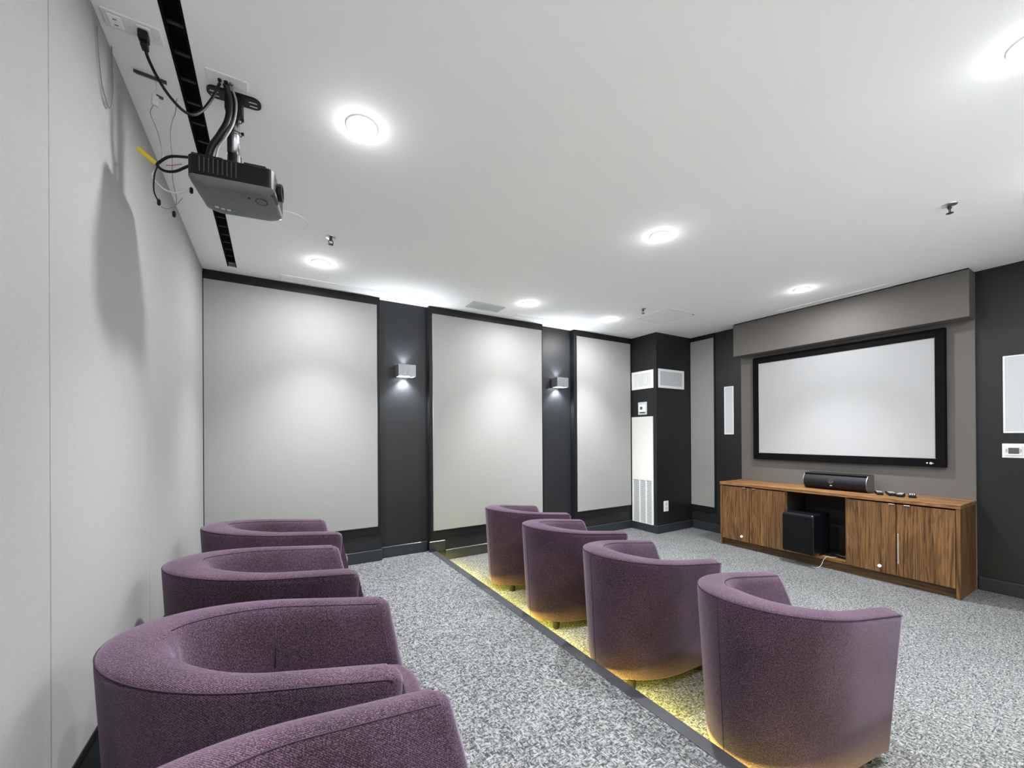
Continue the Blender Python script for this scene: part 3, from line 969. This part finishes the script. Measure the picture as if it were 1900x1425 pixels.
cp = empty('cable_plate', (-0.145, 1.907, H), 0, 'white plate on the ceiling behind the projector bracket', 'plate')
box('plate', (-0.067, -0.026, -0.005), (0.067, 0.026, 0.0), 'white', cp, 0.002)
for dx in (-0.025, -0.005, 0.012):
    lathe('jack', [(0.0, -0.012), (0.006, -0.012), (0.007, -0.005)], 'nickel' if dx > 0 else 'blackplastic', cp, 12, (dx, 0.008, 0))

# ------------------------------------------------------------------ projector and mount
pj = empty('projector', (-0.112, 1.990, 2.327), math.radians(-9), 'black and grey projector hanging upside down from the ceiling pole', 'projector')
def loft(layers, mat, name, parent, smooth=False, bev=0.0):
    bm = bmesh.new()
    rings = [[bm.verts.new(p) for p in l] for l in layers]
    for a, b in zip(rings, rings[1:]):
        for k in range(len(a)):
            j = (k + 1) % len(a)
            bm.faces.new((a[k], a[j], b[j], b[k]))
    bm.faces.new(list(reversed(rings[0]))); bm.faces.new(rings[-1])
    return obj(name, bm, mat, parent, smooth)
def rrect(x0, x1, y0, y1, r, z, dz=0.0, n=5):
    pts = []
    for cx_, cy_, a0 in ((x1 - r, y1 - r, 0), (x0 + r, y1 - r, 90), (x0 + r, y0 + r, 180), (x1 - r, y0 + r, 270)):
        for k in range(n + 1):
            a = math.radians(a0 + 90 * k / n)
            x, y = cx_ + r * math.cos(a), cy_ + r * math.sin(a)
            pts.append((x, y, z + dz * ((x - x0) / (x1 - x0))))
    return pts
PX0, PX1, PY0, PY1 = -0.140, 0.142, -0.122, 0.122
body = loft([rrect(PX0, PX1, PY0, PY1, 0.022, 0.012), rrect(PX0, PX1, PY0, PY1, 0.022, 0.086), rrect(PX0 + .006, PX1 - .006, PY0 + .006, PY1 - .006, 0.018, 0.092)], 'blackplastic', 'body', pj)
lid = loft([rrect(PX0 + .035, PX1 - .030, PY0 + .035, PY1 - .03, 0.05, -0.016), rrect(PX0 + .018, PX1 - .014, PY0 + .016, PY1 - .014, 0.045, -0.012), rrect(PX0 + .004, PX1 - .003, PY0 + .004, PY1 - .003, 0.030, 0.000), rrect(PX0 - .001, PX1 + .001, PY0 - .001, PY1 + .001, 0.024, 0.013)], 'greyplastic', 'lid', pj, True)
md = lid.modifiers.new('edge', 'EDGE_SPLIT'); md.split_angle = math.radians(35)
for k in range(9):
    x_ = PX0 + 0.040 + k * 0.0145
    box('vent_rib', (x_ - 0.0018, PY0 - 0.004, 0.024), (x_ + 0.0018, PY0 + 0.002, 0.080), 'midgrey', pj)
box('terminal_cover', (PX0 + 0.022, PY0 - 0.006, 0.014), (PX0 + 0.052, PY0 + 0.01, 0.022), 'blackplastic', pj, 0.002)
box('foot_bar', (PX0 + 0.010, PY0 + 0.012, 0.090), (PX0 + 0.110, PY1 - 0.03, 0.100), 'blackplastic', pj, 0.003)
box('foot_bar', (PX1 - 0.105, PY0 + 0.010, 0.090), (PX1 - 0.028, PY1 - 0.03, 0.101), 'blackplastic', pj, 0.004)
lens = lathe('lens_barrel', [(0.030, 0.130), (0.034, 0.150), (0.034, 0.162), (0.028, 0.163), (0.026, 0.152)], 'blackplastic', pj, 28, (0, -0.045, 0.040), 'x')
lathe('lens_glass', [(0.0, 0.157), (0.016, 0.156), (0.027, 0.152), (0.027, 0.150)], 'glassblue', lens, 24, (0, -0.045, 0.040), 'x')
box('focus_gate', (PX1 - 0.022, PY0 + 0.020, -0.006), (PX1 + 0.004, PY0 + 0.090, 0.012), 'midgrey', pj, 0.004)
bm = bmesh.new()
ovp = [(0.088 + 0.020 * math.cos(2 * math.pi * k / 28), -0.055 + 0.024 * math.sin(2 * math.pi * k / 28), -0.0135) for k in range(29)]
add_tube(bm, ovp, 0.0035, 6)
obj('keypad_ring', bm, 'blackplastic', pj, True)
for k, (dx, dy) in enumerate(((-0.030, 0.055), (-0.050, 0.058), (-0.070, 0.055), (-0.090, 0.048))):
    box('key', (dx - 0.007, dy - 0.006, -0.0185), (dx + 0.007, dy + 0.006, -0.0150), 'glassblue' if k == 0 else 'grillegrey', pj, 0.002)
lathe('indicator', [(0.0, -0.0185), (0.004, -0.018), (0.005, -0.015)], 'blackplastic', pj, 12, (0.048, -0.070, 0))

mt_ = empty('projector_mount', (-0.128, 1.990, H), math.radians(-4), 'black ceiling bracket and steel pole carrying the projector', 'projector mount')
bm = bmesh.new()
bp = rrect(-0.092, 0.094, -0.030, 0.030, 0.028, -0.010)
bp2 = rrect(-0.092, 0.094, -0.030, 0.030, 0.028, -0.0001)
obj_ = loft([bp, bp2], 'blackplastic', 'ceiling_plate', mt_)
for sx in (-1, 1):
    for dy in (-0.010, 0.012):
        box('plate_slot', (sx * 0.066 - 0.014, dy - 0.003, -0.0108), (sx * 0.066 + 0.014, dy + 0.003, -0.0098), 'grillegrey', mt_, 0.001)
box('pole_socket', (-0.030, -0.026, -0.075), (0.030, 0.026, -0.010), 'blackplastic', mt_, 0.004)
lathe('pole', [(0.019, -0.075), (0.019, -0.245)], 'steel', mt_, 24, smooth=True)
box('pole_clamp', (-0.022, -0.024, -0.245), (-0.004, 0.024, -0.075), 'blackplastic', mt_, 0.003)
for z_ in (-0.095, -0.150):
    tb = bmesh.new()
    add_tube(tb, [(0.026 * math.cos(2 * math.pi * k / 20), 0.028 * math.sin(2 * math.pi * k / 20), z_ + 0.006 * math.sin(2 * math.pi * k / 20)) for k in range(21)], 0.0018, 6)
    add_box(tb, (0.024, -0.014, z_ - 0.005), (0.034, -0.005, z_ + 0.004), 0.001)
    obj('cable_tie', tb, 'blackplastic', mt_, False)
lathe('swivel', [(0.040, -0.322), (0.040, -0.312), (0.026, -0.300), (0.024, -0.245)], 'blackplastic', mt_, 24)

tag(tube('cable', [(-0.150, 1.918, 2.737), (-0.140, 1.938, 2.690), (-0.146, 1.940, 2.612), (-0.172, 1.942, 2.545), (-0.200, 1.955, 2.495), (-0.214, 1.965, 2.438)], 0.012, 'blackplastic'),
    'thick black sleeved cable curving from the mount into the projector', 'cable')
tag(tube('cable', [(-0.132, 1.918, 2.737), (-0.118, 1.936, 2.690), (-0.126, 1.936, 2.612), (-0.150, 1.934, 2.545), (-0.178, 1.945, 2.495), (-0.190, 1.955, 2.436)], 0.004, 'greywire'),
    'thin grey cable following the thick cable down to the projector', 'cable')
tag(tube('cable', [(-0.245, 1.97, 2.444), (-0.291, 1.98, 2.441), (-0.335, 2.00, 2.438), (-0.365, 2.02, 2.422), (-0.377, 2.03, 2.408), (-0.354, 2.02, 2.389), (-0.319, 2.00, 2.387), (-0.283, 1.98, 2.404), (-0.245, 1.965, 2.426)], 0.0050, 'blackplastic'),
    'black cable looped in an eye shape at the rear of the projector', 'cable')
def wire(pts, r, mat, label, tip=None):
    t = empty('wire', pts[0], 0, label, 'wire')
    o0 = -Vector(pts[0])
    tube('lead', [Vector(p) + o0 for p in pts], r, mat, t, 6)
    if tip:
        lathe('plug_tip', [(0.003, -0.012), (0.006, -0.008), (0.006, 0.008), (0.003, 0.012)], tip, t, 10, tuple(Vector(pts[-1]) + o0))
    return t
wire([(-0.378, 2.034, 2.404), (-0.386, 2.032, 2.368), (-0.387, 2.030, 2.305), (-0.371, 2.020, 2.262)], 0.0028, 'blackplastic', 'short dark wire hanging from the looped cable, ending in a black plug', 'blackplastic')
wire([(-0.366, 2.028, 2.250), (-0.347, 2.024, 2.245), (-0.321, 2.012, 2.260), (-0.296, 2.000, 2.291)], 0.0014, 'greywire', 'thin grey wire curling below the looped cable')
wire([(-0.384, 2.046, 2.400), (-0.396, 2.046, 2.370), (-0.379, 2.042, 2.344), (-0.356, 2.032, 2.322), (-0.322, 2.020, 2.313), (-0.285, 1.995, 2.318), (-0.268, 1.988, 2.322)], 0.0030, 'whitewire', 'pale audio wire sagging from the wall into the projector', 'blackplastic')
wire([(-0.385, 2.056, H - 0.004), (-0.384, 2.058, 2.718), (-0.388, 2.060, 2.700)], 0.0014, 'whitewire', 'short white wire between the ceiling slot and the hanging connector')
hc_ = empty('wire_connector', (-0.388, 2.060, 2.655), math.radians(20), 'small white connector dangling from the ceiling beside the projector', 'connector')
loft([rrect(-0.012, 0.010, -0.006, 0.006, 0.003, 0.0), rrect(-0.009, 0.011, -0.006, 0.006, 0.003, 0.046)], 'whitewire', 'body', hc_)
box('clip', (0.002, -0.008, 0.038), (0.024, 0.004, 0.044), 'midgrey', hc_, 0.001)
wire([(-0.394, 2.058, 2.653), (-0.403, 2.062, 2.622), (-0.389, 2.070, 2.580), (-0.380, 2.080, 2.548), (-0.375, 2.100, 2.497), (-0.379, 2.098, 2.452)], 0.0014, 'greywire', 'long thin wire trailing down from the hanging connector')
wire([(-0.332, 2.120, 2.749), (-0.336, 2.118, 2.690), (-0.343, 2.100, 2.639), (-0.346, 2.080, 2.570), (-0.338, 2.066, 2.475), (-0.336, 2.058, 2.385), (-0.323, 2.046, 2.309), (-0.324, 2.036, 2.265), (-0.328, 2.034, 2.235)], 0.0014, 'greywire', 'thin vertical wire hanging from the ceiling past the projector, ending in a black plug', 'blackplastic')
wire([(-0.350, 2.020, 2.412), (-0.330, 2.016, 2.416), (-0.300, 2.004, 2.424)], 0.0014, 'redwire', 'short red wire inside the looped cable')
tg = empty('cable_tag', (-0.412, 2.052, 2.445), 0, 'yellow tape tag sticking out from the wires near the wall', 'tag')
bm = bmesh.new()
add_box(bm, (-0.038, -0.003, -0.007), (0.034, 0.003, 0.008), 0.001)
o = obj('tape', bm, 'yellow', tg)
o.rotation_euler = (0.0, math.radians(40), math.radians(-12))
js = empty('junction_slot', (-0.396, 2.045, H), math.radians(4), 'small grey mounting bracket left on the ceiling between outlet and projector', 'bracket')
box('strap', (-0.046, -0.010, -0.004), (0.046, 0.006, 0.0), 'nickel', js, 0.001)
box('lip', (-0.050, -0.014, -0.012), (0.046, -0.010, 0.0), 'darkmetal', js, 0.001)
tag(tube('wire', [(XB + 0.006, 1.812, 2.700), (XB + 0.006, 1.818, 2.640), (XB + 0.006, 1.826, 2.604), (XB + 0.008, 1.852, 2.530), (XB + 0.010, 1.905, 2.498), (XB + 0.008, 1.945, 2.560), (XB + 0.006, 1.960, 2.640), (XB + 0.005, 1.950, 2.749)], 0.0018, 'greywire'),
    'thin grey wire looped against the cream wall under the ceiling', 'wire')
